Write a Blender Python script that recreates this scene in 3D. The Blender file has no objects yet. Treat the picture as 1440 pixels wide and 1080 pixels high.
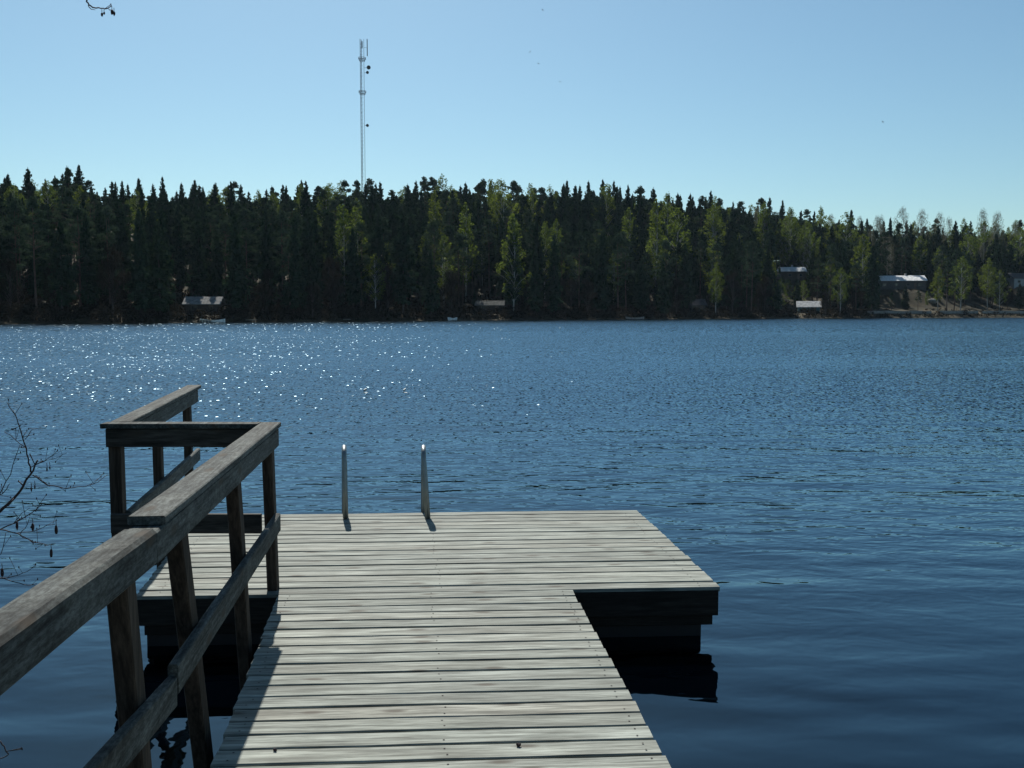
import bpy, math, random
import numpy as np
from mathutils import Vector, Matrix

# ------------------------------------------------------------------ camera
S = bpy.context.scene
COL = S.collection
FPX, EYE = 1400.0, 1.94
PITCH = math.atan(102 / FPX)
cam = bpy.data.cameras.new("camera")
cam.sensor_width = 36.0
cam.lens = 36.0 * FPX / 1440.0
cam.clip_start, cam.clip_end = 0.05, 20000
cam_ob = bpy.data.objects.new("camera", cam)
cam_ob.location = (0, 0, EYE)
cam_ob.rotation_euler = (math.pi / 2 - PITCH, 0, 0)
COL.objects.link(cam_ob)
S.camera = cam_ob

# ------------------------------------------------------------------ light
SUN_AZ = math.radians(-12.4)        # from +Y, negative = to the left
SUN_EL = math.radians(44.3)
SKY_STRENGTH = 0.062
SUN_STRENGTH = 5.0
EXPOSURE = 0.55
world = bpy.data.worlds.new("World")
S.world = world
world.use_nodes = True
nt = world.node_tree
nt.nodes.clear()
sky = nt.nodes.new("ShaderNodeTexSky")
sky.sky_type = 'NISHITA'
sky.sun_disc = False
sky.sun_elevation = SUN_EL
sky.sun_rotation = SUN_AZ
sky.altitude = 100
sky.air_density = 1.0
sky.dust_density = 0.6
sky.ozone_density = 3.0
bg = nt.nodes.new("ShaderNodeBackground")
bg.inputs[1].default_value = SKY_STRENGTH
wo = nt.nodes.new("ShaderNodeOutputWorld")
wb = nt.nodes.new("ShaderNodeMix")           # camera white balance of the daylight: a touch cool
wb.data_type = 'RGBA'
wb.blend_type = 'MULTIPLY'
wb.inputs[0].default_value = 1.0
wb.inputs[7].default_value = (0.84, 1.04, 1.0, 1)
nt.links.new(sky.outputs[0], wb.inputs[6])
nt.links.new(wb.outputs[2], bg.inputs[0])
nt.links.new(bg.outputs[0], wo.inputs[0])
sl = bpy.data.lights.new("sun", 'SUN')
sl.energy = SUN_STRENGTH
sl.angle = math.radians(0.53)
sl.color = (1.0, 0.95, 0.87)
so = bpy.data.objects.new("sun", sl)
sdir = Vector((math.sin(SUN_AZ) * math.cos(SUN_EL), math.cos(SUN_AZ) * math.cos(SUN_EL), math.sin(SUN_EL)))
so.rotation_euler = (-sdir).to_track_quat('-Z', 'Y').to_euler()
so.location = (0, 0, 60)
COL.objects.link(so)
vs = S.view_settings
S.display_settings.display_device = 'sRGB'
vs.view_transform = 'Standard'
vs.look = 'None'
vs.exposure = EXPOSURE
vs.gamma = 1.0
S.cycles.max_bounces = 6
S.cycles.transparent_max_bounces = 4
S.cycles.sample_clamp_indirect = 3.0
S.cycles.sample_clamp_direct = 6.0

# ------------------------------------------------------------------ helpers
rnd = random.Random(7)


def tag(o, label=None, cat=None, group=None, kind=None):
    if label: o["label"] = label
    if cat: o["category"] = cat
    if group: o["group"] = group
    if kind: o["kind"] = kind
    return o


def empty(name, loc, label=None, cat=None, group=None, rz=0.0):
    o = bpy.data.objects.new(name, None)
    o.location = loc
    o.rotation_euler = (0, 0, rz)
    o.empty_display_size = 0.2
    COL.objects.link(o)
    return tag(o, label, cat, group)


class MB:
    """collects shapes for ONE mesh object"""
    def __init__(self):
        self.v, self.f, self.sm, self.t = [], [], [], []

    def add(self, vs_, fs_, smooth=False, tone=0.5):
        b = len(self.v)
        self.v += [tuple(p) for p in vs_]
        for f in fs_:
            self.f.append(tuple(i + b for i in f))
            self.sm.append(smooth)
            self.t.append(tone)

    def box(self, lo, hi, tone=0.5, m=None):
        x0, y0, z0 = lo
        x1, y1, z1 = hi
        p = [(x0, y0, z0), (x1, y0, z0), (x1, y1, z0), (x0, y1, z0), (x0, y0, z1), (x1, y0, z1), (x1, y1, z1), (x0, y1, z1)]
        if m is not None: p = [m @ Vector(q) for q in p]
        self.add(p, [(3, 2, 1, 0), (4, 5, 6, 7), (0, 1, 5, 4), (1, 2, 6, 5), (2, 3, 7, 6), (3, 0, 4, 7)], tone=tone)

    def beam(self, a, b, w, h, up=(0, 0, 1), ch=0.004, seg=1, wob=0.0, tone=0.5, rr=rnd):
        """a timber from a to b (centre line), width w, height h, chamfered"""
        a, b = Vector(a), Vector(b)
        d = (b - a).normalized()
        s = d.cross(Vector(up)).normalized()
        u = s.cross(d).normalized()
        hw, hh = w / 2, h / 2
        prof = [(-hw + ch, -hh), (hw - ch, -hh), (hw, -hh + ch), (hw, hh - ch), (hw - ch, hh), (-hw + ch, hh), (-hw, hh - ch), (-hw, -hh + ch)]
        n = len(prof)
        vs_, fs_ = [], []
        for i in range(seg + 1):
            c = a.lerp(b, i / seg) + u * rr.uniform(-wob, wob) + s * rr.uniform(-wob, wob)
            vs_ += [c + s * x + u * z for x, z in prof]
        for i in range(seg):
            for k in range(n):
                k2 = (k + 1) % n
                fs_.append((i * n + k, i * n + k2, (i + 1) * n + k2, (i + 1) * n + k))
        fs_.append(tuple(range(n - 1, -1, -1)))
        fs_.append(tuple(seg * n + k for k in range(n)))
        self.add(vs_, fs_, tone=tone)

    def tube(self, pts, rad, n=6, smooth=True, cap=True, tone=0.5):
        pts = [Vector(p) for p in pts]
        if not hasattr(rad, '__len__'): rad = [rad] * len(pts)
        vs_, fs_ = [], []
        ref = Vector((0, 0, 1))
        for i, p in enumerate(pts):
            d = (pts[min(i + 1, len(pts) - 1)] - pts[max(i - 1, 0)]).normalized()
            if abs(d.dot(ref)) > 0.95: ref = Vector((1, 0, 0))
            s = d.cross(ref).normalized()
            u = s.cross(d)
            ref = u
            for k in range(n):
                a = 2 * math.pi * k / n
                vs_.append(p + (s * math.cos(a) + u * math.sin(a)) * rad[i])
        for i in range(len(pts) - 1):
            for k in range(n):
                k2 = (k + 1) % n
                fs_.append((i * n + k, i * n + k2, (i + 1) * n + k2, (i + 1) * n + k))
        if cap:
            fs_.append(tuple(range(n - 1, -1, -1)))
            fs_.append(tuple((len(pts) - 1) * n + k for k in range(n)))
        self.add(vs_, fs_, smooth, tone)

    def blob(self, c, r, seed=0, nu=12, nv=8, rough=0.15, tone=0.5):
        q = random.Random(seed)
        ph = [q.uniform(0, 6.28) for _ in range(6)]
        vs_, fs_ = [], []
        for j in range(nv + 1):
            th = math.pi * j / nv
            for i in range(nu):
                a = 2 * math.pi * i / nu
                k = 1 + rough * (math.sin(2 * a + ph[0]) * math.sin(th) + .6 * math.sin(3 * a + 2 * th + ph[1]) * math.sin(th) + .5 * math.sin(3 * th + ph[2]))
                vs_.append((c[0] + r[0] * k * math.sin(th) * math.cos(a), c[1] + r[1] * k * math.sin(th) * math.sin(a), c[2] + r[2] * k * math.cos(th)))
        for j in range(nv):
            for i in range(nu):
                i2 = (i + 1) % nu
                fs_.append((j * nu + i, (j + 1) * nu + i, (j + 1) * nu + i2, j * nu + i2))
        self.add(vs_, fs_, True, tone)

    def mesh(self, name, mat):
        me = bpy.data.meshes.new(name)
        me.from_pydata(self.v, [], self.f)
        me.polygons.foreach_set("use_smooth", self.sm)
        at = me.attributes.new("tone", 'FLOAT', 'FACE')
        at.data.foreach_set("value", self.t)
        me.materials.append(mat)
        me.update()
        return me

    def build(self, name, mat, parent=None, origin=None):
        me = self.mesh(name, mat)
        o = bpy.data.objects.new(name, me)
        COL.objects.link(o)
        if origin is not None:
            me.transform(Matrix.Translation(-Vector(origin)))
            o.location = origin
        if parent is not None:
            o.parent = parent
            if origin is None:
                me.transform(parent.matrix_basis.inverted())
            else:
                o.matrix_parent_inverse = parent.matrix_basis.inverted()
        return o


def mat_new(name):
    m = bpy.data.materials.new(name)
    m.use_nodes = True
    t = m.node_tree
    return m, t, t.nodes["Principled BSDF"]


def N(t, typ, **kw):
    n = t.nodes.new(typ)
    for k, v in kw.items(): setattr(n, k, v)
    return n


def ramp(t, fac, stops):
    r = t.nodes.new("ShaderNodeValToRGB")
    while len(r.color_ramp.elements) < len(stops): r.color_ramp.elements.new(0.5)
    for e, (p, c) in zip(r.color_ramp.elements, stops):
        e.position = p
        e.color = (c[0], c[1], c[2], 1)
    t.links.new(fac, r.inputs[0])
    return r.outputs[0]


def noise(t, vec, scale, detail=3, rough=0.55, dim='3D', w=None):
    n = N(t, "ShaderNodeTexNoise", noise_dimensions=dim)
    n.inputs["Scale"].default_value = scale
    n.inputs["Detail"].default_value = detail
    n.inputs["Roughness"].default_value = rough
    if vec is not None: t.links.new(vec, n.inputs["Vector"])
    if w is not None: t.links.new(w, n.inputs["W"])
    return n


def mixc(t, fac, a, b, mode='MIX'):
    n = N(t, "ShaderNodeMix", data_type='RGBA', blend_type=mode)
    for sock, v in ((n.inputs[0], fac), (n.inputs[6], a), (n.inputs[7], b)):
        if hasattr(v, 'is_output'): t.links.new(v, sock)
        elif isinstance(v, (int, float)): sock.default_value = v
        else: sock.default_value = (v[0], v[1], v[2], 1)
    return n.outputs[2]


def math_n(t, op, a, b=None, c=None):
    n = N(t, "ShaderNodeMath", operation=op)
    for i, v in enumerate((a, b, c)):
        if v is None: continue
        if hasattr(v, 'is_output'): t.links.new(v, n.inputs[i])
        else: n.inputs[i].default_value = v
    return n.outputs[0]


def mapping(t, vec, scale, rot=(0, 0, 0), loc=(0, 0, 0)):
    m = N(t, "ShaderNodeMapping")
    m.inputs["Scale"].default_value = scale
    m.inputs["Rotation"].default_value = rot
    m.inputs["Location"].default_value = loc
    t.links.new(vec, m.inputs["Vector"])
    return m.outputs[0]


def wood(name, dark, light, grain_axis=0, stain=(0.03, 0.028, 0.022), stain_amt=0.5, rough=0.75, tint=None, knots=True, yaw=0.0, spec=0.17, speck=0.0):
    """weathered timber: grain along one axis of the object frame, per board tone from the 'tone' attribute"""
    m, t, b = mat_new(name)
    co = N(t, "ShaderNodeTexCoord").outputs["Object"]
    if yaw: co = mapping(t, co, (1, 1, 1), (0, 0, -yaw))
    at = N(t, "ShaderNodeAttribute", attribute_name="tone").outputs["Fac"]
    w = math_n(t, 'MULTIPLY', at, 37.0)
    sc = [16.0, 16.0, 16.0]
    sc[grain_axis] = 1.0
    v1 = mapping(t, co, tuple(sc))
    g = noise(t, v1, 3.0, 5, 0.65, '4D', w).outputs["Fac"]
    sc2 = [9.0, 9.0, 9.0]
    sc2[grain_axis] = 1.1
    v2 = mapping(t, co, tuple(sc2))
    g2 = noise(t, v2, 1.6, 4, 0.6, '4D', w).outputs["Fac"]
    col = ramp(t, g, [(0.36, dark), (0.62, light)])
    fine = noise(t, mapping(t, co, tuple(95.0 if k_ != grain_axis else 5.0 for k_ in range(3))), 1.0, 3, 0.7, '4D', w).outputs["Fac"]
    col = mixc(t, 0.8, col, ramp(t, fine, [(0.36, (0.45, 0.45, 0.44)), (0.60, (1.12, 1.12, 1.12))]), 'MULTIPLY')
    # weather blotches
    bl = ramp(t, g2, [(0.42, (0, 0, 0)), (0.75, (1, 1, 1))])
    col = mixc(t, math_n(t, 'MULTIPLY', bl, stain_amt), col, stain)
    big = noise(t, co, 1.3, 3, 0.6, '4D', w).outputs["Fac"]
    col = mixc(t, 0.55, col, ramp(t, big, [(0.3, (0.62, 0.62, 0.60)), (0.7, (1.0, 1.0, 1.0))]), 'MULTIPLY')
    # board to board
    col = mixc(t, 0.8, col, ramp(t, at, [(0, (0.72, 0.73, 0.72)), (0.35, (0.9, 0.92, 0.90)), (0.7, (1.0, 1.0, 0.97)), (1, (1.06, 1.0, 0.95))]), 'MULTIPLY')
    if tint is not None:
        ln = noise(t, co, 6.0, 3, 0.6).outputs["Fac"]
        col = mixc(t, math_n(t, 'MULTIPLY', ramp(t, ln, [(0.5, (0, 0, 0)), (0.72, (1, 1, 1))]), 0.6), col, tint)
    if speck:
        sp = noise(t, mapping(t, co, tuple(1.0 if k_ != grain_axis else 0.35 for k_ in range(3))), 95.0, 4, 0.75).outputs["Fac"]
        col = mixc(t, speck, col, ramp(t, sp, [(0.42, (0.28, 0.27, 0.24)), (0.56, (1.0, 1.0, 1.0)), (0.7, (1.35, 1.4, 1.3))]), 'MULTIPLY')
    if knots:
        vo = N(t, "ShaderNodeTexVoronoi", voronoi_dimensions='2D')
        vo.inputs["Scale"].default_value = 1.0
        sx_ = N(t, "ShaderNodeSeparateXYZ")
        t.links.new(co, sx_.inputs[0])
        oth = [k_ for k_ in range(3) if k_ != grain_axis]
        cb = N(t, "ShaderNodeCombineXYZ")
        t.links.new(math_n(t, 'MULTIPLY', sx_.outputs[grain_axis], 2.6), cb.inputs[0])
        t.links.new(math_n(t, 'MULTIPLY', math_n(t, 'ADD', sx_.outputs[oth[0]], sx_.outputs[oth[1]]), 8.0), cb.inputs[1])
        t.links.new(cb.outputs[0], vo.inputs["Vector"])
        kf = ramp(t, vo.outputs["Distance"], [(0.06, (1, 1, 1)), (0.17, (0, 0, 0))])
        sc_ = N(t, "ShaderNodeSeparateColor")
        t.links.new(vo.outputs["Color"], sc_.inputs[0])
        kf = math_n(t, 'MULTIPLY', kf, math_n(t, 'GREATER_THAN', sc_.outputs[0], 0.62))
        col = mixc(t, math_n(t, 'MULTIPLY', kf, 0.75), col, (0.05, 0.04, 0.03))
    col = mixc(t, math_n(t, 'LESS_THAN', at, -0.5), col, (0.03, 0.026, 0.024))     # screw heads
    t.links.new(col, b.inputs["Base Color"])
    b.inputs["Roughness"].default_value = rough
    b.inputs["Specular IOR Level"].default_value = spec
    bp = N(t, "ShaderNodeBump")
    bp.inputs["Strength"].default_value = 0.6
    bp.inputs["Distance"].default_value = 0.004
    t.links.new(g, bp.inputs["Height"])
    t.links.new(bp.outputs[0], b.inputs["Normal"])
    return m


def plain(name, col, rough=0.6, metal=0.0, var=0.25, scale=3.0, spec=0.5):
    m, t, b = mat_new(name)
    co = N(t, "ShaderNodeTexCoord").outputs["Object"]
    n = noise(t, co, scale, 4, 0.6).outputs["Fac"]
    lo = tuple(c * (1 - var) for c in col)
    hi = tuple(min(1, c * (1 + var)) for c in col)
    t.links.new(ramp(t, n, [(0.3, lo), (0.7, hi)]), b.inputs["Base Color"])
    b.inputs["Roughness"].default_value = rough
    b.inputs["Metallic"].default_value = metal
    b.inputs["Specular IOR Level"].default_value = spec
    return m


def leaf_mat(name, dark, light, trans=0.4, tcol=None):
    m, t, b = mat_new(name)
    at = N(t, "ShaderNodeAttribute", attribute_name="tone").outputs["Fac"]
    oi = N(t, "ShaderNodeObjectInfo").outputs["Random"]
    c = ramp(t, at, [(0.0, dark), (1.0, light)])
    c = mixc(t, 0.6, c, ramp(t, oi, [(0, (0.65, 0.72, 0.7)), (0.5, (1, 1, 1)), (1, (1.0, 0.92, 0.72))]), 'MULTIPLY')
    t.links.new(c, b.inputs["Base Color"])
    b.inputs["Roughness"].default_value = 0.7
    b.inputs["Specular IOR Level"].default_value = 0.0
    if trans > 0:
        tr = N(t, "ShaderNodeBsdfTranslucent")
        t.links.new(mixc(t, 1.0, c, tcol or (1.6, 1.7, 0.9), 'MULTIPLY'), tr.inputs[0])
        mx = N(t, "ShaderNodeMixShader")
        mx.inputs[0].default_value = trans
        t.links.new(b.outputs[0], mx.inputs[1])
        t.links.new(tr.outputs[0], mx.inputs[2])
        t.links.new(mx.outputs[0], t.nodes["Material Output"].inputs[0])
    return m


YAW = math.radians(3.4)             # the deck boards run a little askew to the walkway
M_DECK = wood("weathered_deck_wood", (0.150, 0.164, 0.149), (0.368, 0.395, 0.362), 0, stain=(0.075, 0.07, 0.06), stain_amt=0.6, rough=0.78, yaw=YAW)
RYAW = math.radians(6.0)
M_RAIL = wood("grey_rail_wood", (0.042, 0.048, 0.050), (0.142, 0.158, 0.158), 1, stain=(0.03, 0.028, 0.024), stain_amt=0.7, rough=0.8, tint=(0.13, 0.14, 0.13), yaw=RYAW, spec=0.08, speck=0.6)
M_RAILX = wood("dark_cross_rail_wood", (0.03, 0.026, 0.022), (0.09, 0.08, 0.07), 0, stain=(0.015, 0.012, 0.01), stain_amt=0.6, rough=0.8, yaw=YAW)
M_POST = wood("brown_post_wood", (0.030, 0.022, 0.017), (0.085, 0.064, 0.05), 2, stain=(0.015, 0.012, 0.01), stain_amt=0.6, rough=0.8)
M_UNDER = wood("dark_under_timber", (0.010, 0.009, 0.008), (0.03, 0.026, 0.022), 0, stain=(0.006, 0.006, 0.005), stain_amt=0.6, rough=0.6, knots=False)  # near-black timber tone for fascia, beams, joists and piles
M_FLOAT = plain("float_black", (0.008, 0.008, 0.008), 0.6)
M_STEEL = plain("galvanised_steel", (0.20, 0.225, 0.225), 0.42, 0.75, 0.12, 20)
M_MAST = plain("mast_steel", (0.025, 0.033, 0.032), 0.9, 0.0, 0.15, 2)
M_BARK_G = plain("spruce_bark", (0.05, 0.04, 0.034), 0.9, 0, 0.4, 2)
M_BARK_P = plain("pine_bark", (0.07, 0.042, 0.03), 0.9, 0, 0.4, 2)
M_BARK_B = plain("birch_bark", (0.34, 0.33, 0.31), 0.8, 0, 0.5, 1.5)
M_BARK_A = plain("alder_bark", (0.035, 0.024, 0.024), 0.85, 0, 0.4, 20)
M_CATKIN = plain("alder_catkin", (0.03, 0.016, 0.018), 0.85, 0, 0.4, 60)
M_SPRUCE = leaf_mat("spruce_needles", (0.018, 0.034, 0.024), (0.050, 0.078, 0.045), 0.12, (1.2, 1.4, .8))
M_PINE = leaf_mat("pine_needles", (0.026, 0.044, 0.032), (0.066, 0.092, 0.060), 0.15, (1.2, 1.3, .9))
M_BIRCH = leaf_mat("birch_leaves", (0.044, 0.063, 0.017), (0.098, 0.122, 0.036), 0.42)
M_BARE = leaf_mat("bare_birch_twigs", (0.075, 0.070, 0.060), (0.17, 0.18, 0.12), 0.3, (1.2, 1.2, 1.0))
M_BRUSH = leaf_mat("brown_twigs", (0.016, 0.015, 0.012), (0.038, 0.032, 0.024), 0.15, (1, 1, .9))

# ------------------------------------------------------------------ ground, lake
SHX = np.array([-900, -400, -200, -78, -48, 0, 70, 165, 300, 600, 1200], float)
SHY = np.array([-260, -30, 75, 151, 180, 226, 272, 320, 395, 470, 500], float)


def shore(x):
    return float(np.interp(x, SHX, SHY))


PADS = []                            # (x, y, z, radius): level ground under each building


def sm(t):
    t = np.clip(t, 0, 1)
    return t * t * (3 - 2 * t)


def terrain(x, y, pads=True):
    x = np.asarray(x, float)
    y = np.asarray(y, float)
    d = y - np.interp(x, SHX, SHY)
    far = np.where(d < 0, -1.6 * sm(-d / 14) - 0.15, 0.15 + 1.3 * sm(d / 5) + 20.5 * sm((d - 2) / 112))
    far = far + np.where(d > 6, 1, 0) * (0.5 * np.sin(x * .11 + y * .05) + .35 * np.sin(x * .23 - y * .17)) * sm((d - 6) / 20)
    near = 0.55 * sm((2.2 - y + 0.25 * np.sin(x * 1.7)) / 2.6) + 1.7 * sm((1.0 - y) / 14) - 1.6
    near = np.where(y > 2.2, -1.6, near + 1.6 * sm((2.2 - y) / 0.9))
    # the slot under the walkway stays below the boards
    wc = np.abs(x - 0.02 + 0.1 * y)
    near = np.where((wc < 1.3) & (y > -6), np.minimum(near, 0.16), near)
    z = np.where(y < 20, np.where(d > 0, far, near), far)
    if pads:
        for px_, py_, pz_, pr_ in PADS:
            k = sm(1.6 - np.hypot(x - px_, (y - py_)) / pr_)
            z = z * (1 - k) + pz_ * k
    return z


def at_px(px, Y, z=None, py=None):
    """world point seen in column px (and row py) at ground distance Y"""
    cp, sp = math.cos(PITCH), math.sin(PITCH)
    if py is None: py = 438
    dx, dy = (px - 720) / FPX, (540 - py) / FPX
    d = Vector((dx, dy * sp + cp, dy * cp - sp))
    k = Y / d.y
    return Vector((d.x * k, Y, EYE + d.z * k))


def shore_at(px):
    s = (px - 720) / FPX
    Y = 226.0
    for _ in range(60): Y = 0.5 * Y + 0.5 * shore(s * Y)
    return Y


# buildings: name, label, category, px left, px right, eave row, ridge row, extra distance behind the shore, wall height, depth, turn, roof, wall
HOUSES = [
    ("lake_cabin", "low dark cabin with pale grey roof close to the water, left of the mast", "cabin", 258, 309, 427, 418, 8, 2.2, 5.0, 0.10, (0.20, 0.20, 0.195), (0.05, 0.035, 0.028)),
    ("boat_house", "small shed with mossy grey roof at the shore under the tall pale birch", "shed", 668, 709, 429, 423.5, 9, 2.0, 4.2, -0.08, (0.09, 0.092, 0.088), (0.035, 0.03, 0.026)),
    ("storage_hut", "tiny grey hut at the shore, well left of the white roofs", "hut", 968, 994, 428, 421, 9, 2.0, 3.6, 0.12, (0.06, 0.06, 0.065), (0.05, 0.045, 0.04)),
    ("hillside_house", "brown house with white roof half hidden by birches, highest on the slope", "house", 1088, 1134, 381.5, 375.5, 58, 2.8, 8.0, -0.10, (0.46, 0.47, 0.47), (0.06, 0.045, 0.035)),
    ("sauna_hut", "small hut with bright pale roof and turquoise wall near the waterline", "hut", 1121, 1154, 431, 424, 8, 1.9, 4.5, -0.25, (0.42, 0.42, 0.41), (0.035, 0.10, 0.11)),
    ("lakeside_house", "long low house with white metal roof and chimney above the grassy bank", "house", 1236, 1302, 394.5, 387.5, 46, 2.9, 9.0, -0.16, (0.55, 0.56, 0.56), (0.055, 0.05, 0.048)),
    ("white_house", "white walled house cut by the right edge, among bare birches", "house", 1424, 1470, 391, 384, 42, 2.8, 8.0, 0.10, (0.08, 0.08, 0.08), (0.30, 0.31, 0.31)),
]
HPOS = []
for h in HOUSES:
    cx = (h[3] + h[4]) / 2
    Y = shore_at(cx) + h[7]
    e = at_px(cx, Y, py=h[5])
    base = e.z - h[8]
    HPOS.append((e.x, Y, base, (h[4] - h[3]) * Y / FPX))
    PADS.append((e.x, Y + h[9] / 2, base, 0.75 * max(HPOS[-1][3], h[9])))


def grid_obj(name, xs, ys, zf, mat):
    X, Y = np.meshgrid(xs, ys)
    Z = zf(X, Y)
    v = np.stack([X.ravel(), Y.ravel(), Z.ravel()], 1)
    nx, ny = len(xs), len(ys)
    i = np.arange(nx - 1)[None, :] + nx * np.arange(ny - 1)[:, None]
    f = np.stack([i, i + 1, i + 1 + nx, i + nx], -1).reshape(-1, 4)
    me = bpy.data.meshes.new(name)
    me.from_pydata(v.tolist(), [], f.tolist())
    me.polygons.foreach_set("use_smooth", [True] * len(f))
    me.materials.append(mat)
    o = bpy.data.objects.new(name, me)
    COL.objects.link(o)
    tag(o, kind='structure')
    return o


m, t, b = mat_new("forest_floor")
co = N(t, "ShaderNodeTexCoord").outputs["Object"]
n1 = noise(t, co, 0.12, 5, 0.65).outputs["Fac"]
n2 = noise(t, co, 1.4, 4, 0.65).outputs["Fac"]
c = ramp(t, n1, [(0.35, (0.02, 0.022, 0.012)), (0.5, (0.042, 0.036, 0.022)), (0.70, (0.10, 0.085, 0.055))])
c = mixc(t, 0.6, c, ramp(t, n2, [(0.3, (0.45, 0.45, 0.42)), (0.7, (1, 1, 1))]), 'MULTIPLY')
t.links.new(c, b.inputs["Base Color"])
b.inputs["Roughness"].default_value = 0.95
b.inputs["Specular IOR Level"].default_value = 0.1
M_GROUND = m
xs = np.concatenate([np.linspace(-2500, -500, 10), np.linspace(-440, -110, 34), np.arange(-108, 240, 3.0), np.linspace(246, 600, 40), np.linspace(700, 2500, 10)])
xs = np.unique(np.concatenate([xs, np.arange(-8, 8, 0.4)]))
ys = np.unique(np.concatenate([np.linspace(-1500, -40, 16), np.arange(-36, 6, 0.6), np.linspace(8, 140, 34), np.arange(142, 480, 3.0), np.linspace(490, 900, 20), np.linspace(1000, 3000, 10)]))
grid_obj("ground", xs, ys, terrain, M_GROUND)

# --- lake: normals from a real slope field (finite differences of a wave height), so far water stays rippled
m, t, b = mat_new("lake_water")
g = bpy.data.node_groups.new("wave_height", 'ShaderNodeTree')
g.interface.new_socket("P", in_out='INPUT', socket_type='NodeSocketVector')
g.interface.new_socket("A", in_out='INPUT', socket_type='NodeSocketFloat')
g.interface.new_socket("H", in_out='OUTPUT', socket_type='NodeSocketFloat')
gi, go = g.nodes.new("NodeGroupInput"), g.nodes.new("NodeGroupOutput")


def gn(scale, rot, sc, detail, rough, dist=0.0):
    n = noise(g, mapping(g, gi.outputs["P"], sc, (0, 0, math.radians(rot))), scale, detail, rough)
    n.inputs["Distortion"].default_value = dist
    return n.outputs["Fac"]


swell = math_n(g, 'MULTIPLY', gn(1.0, -12, (0.30, 0.85, 1), 2, 0.45, 0.4), 0.070)
chop = math_n(g, 'MULTIPLY', gn(1.0, -9, (2.0, 4.0, 1), 3, 0.5, 0.6), 0.042)
chop2 = math_n(g, 'MULTIPLY', gn(1.0, -24, (5.0, 9.5, 1), 2, 0.5, 0.3), 0.015)
hsum = math_n(g, 'ADD', swell, math_n(g, 'MULTIPLY', math_n(g, 'ADD', chop, chop2), gi.outputs["A"]))
g.links.new(hsum, go.inputs["H"])
geo = N(t, "ShaderNodeNewGeometry").outputs["Position"]
sep = N(t, "ShaderNodeSeparateXYZ")
t.links.new(geo, sep.inputs[0])
# wind reaches the open lake; the water close to the bank lies in the lee
lee = N(t, "ShaderNodeMapRange", interpolation_type='SMOOTHSTEP')
patch = noise(t, mapping(t, geo, (0.05, 0.16, 1)), 1.0, 3, 0.5).outputs["Fac"]
yy = math_n(t, 'ADD', math_n(t, 'SUBTRACT', sep.outputs[1], math_n(t, 'MULTIPLY', sep.outputs[0], 0.25)), math_n(t, 'MULTIPLY', math_n(t, 'SUBTRACT', patch, 0.5), 5.0))
t.links.new(yy, lee.inputs[0])
lee.inputs[1].default_value = 3.6
lee.inputs[2].default_value = 12.0
lee.inputs[3].default_value = 0.09
lee.inputs[4].default_value = 1.0
gust = math_n(t, 'ADD', 0.55, math_n(t, 'MULTIPLY', noise(t, mapping(t, geo, (0.012, 0.05, 1)), 1.0, 3, 0.6).outputs["Fac"], 0.9))
openw = N(t, "ShaderNodeMapRange")
t.links.new(sep.outputs[1], openw.inputs[0])
for k_, v_ in zip((1, 2, 3, 4), (8.0, 30.0, 0.75, 0.2)): openw.inputs[k_].default_value = v_
amp = math_n(t, 'MULTIPLY', math_n(t, 'MULTIPLY', lee.outputs[0], gust), openw.outputs[0])
EPS = 0.03
hs = []
for off in ((0, 0, 0), (EPS, 0, 0), (0, EPS, 0)):
    va = N(t, "ShaderNodeVectorMath", operation='ADD')
    t.links.new(geo, va.inputs[0])
    va.inputs[1].default_value = off
    gg = N(t, "ShaderNodeGroup", node_tree=g)
    t.links.new(va.outputs[0], gg.inputs["P"])
    t.links.new(amp, gg.inputs["A"])
    hs.append(gg.outputs["H"])
sx = math_n(t, 'MULTIPLY', math_n(t, 'SUBTRACT', hs[0], hs[1]), 1 / EPS)
sy = math_n(t, 'MULTIPLY', math_n(t, 'SUBTRACT', hs[0], hs[2]), 1 / EPS)
# constant tilt added to open-water normals so they reflect sky, not forest
skew = N(t, "ShaderNodeMapRange", interpolation_type='SMOOTHSTEP')
t.links.new(sep.outputs[1], skew.inputs[0])
for k_, v_ in zip((1, 2, 3, 4), (4.0, 24.0, 0.0, 0.135)): skew.inputs[k_].default_value = v_
sy = math_n(t, 'SUBTRACT', sy, skew.outputs[0])
sx = math_n(t, 'ADD', sx, math_n(t, 'MULTIPLY', skew.outputs[0], 1.0))  # sideways tilt added to shift the sun glitter left
# small wind facets, each with a slope of its own: they carry the sparkle out on the lake


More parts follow.
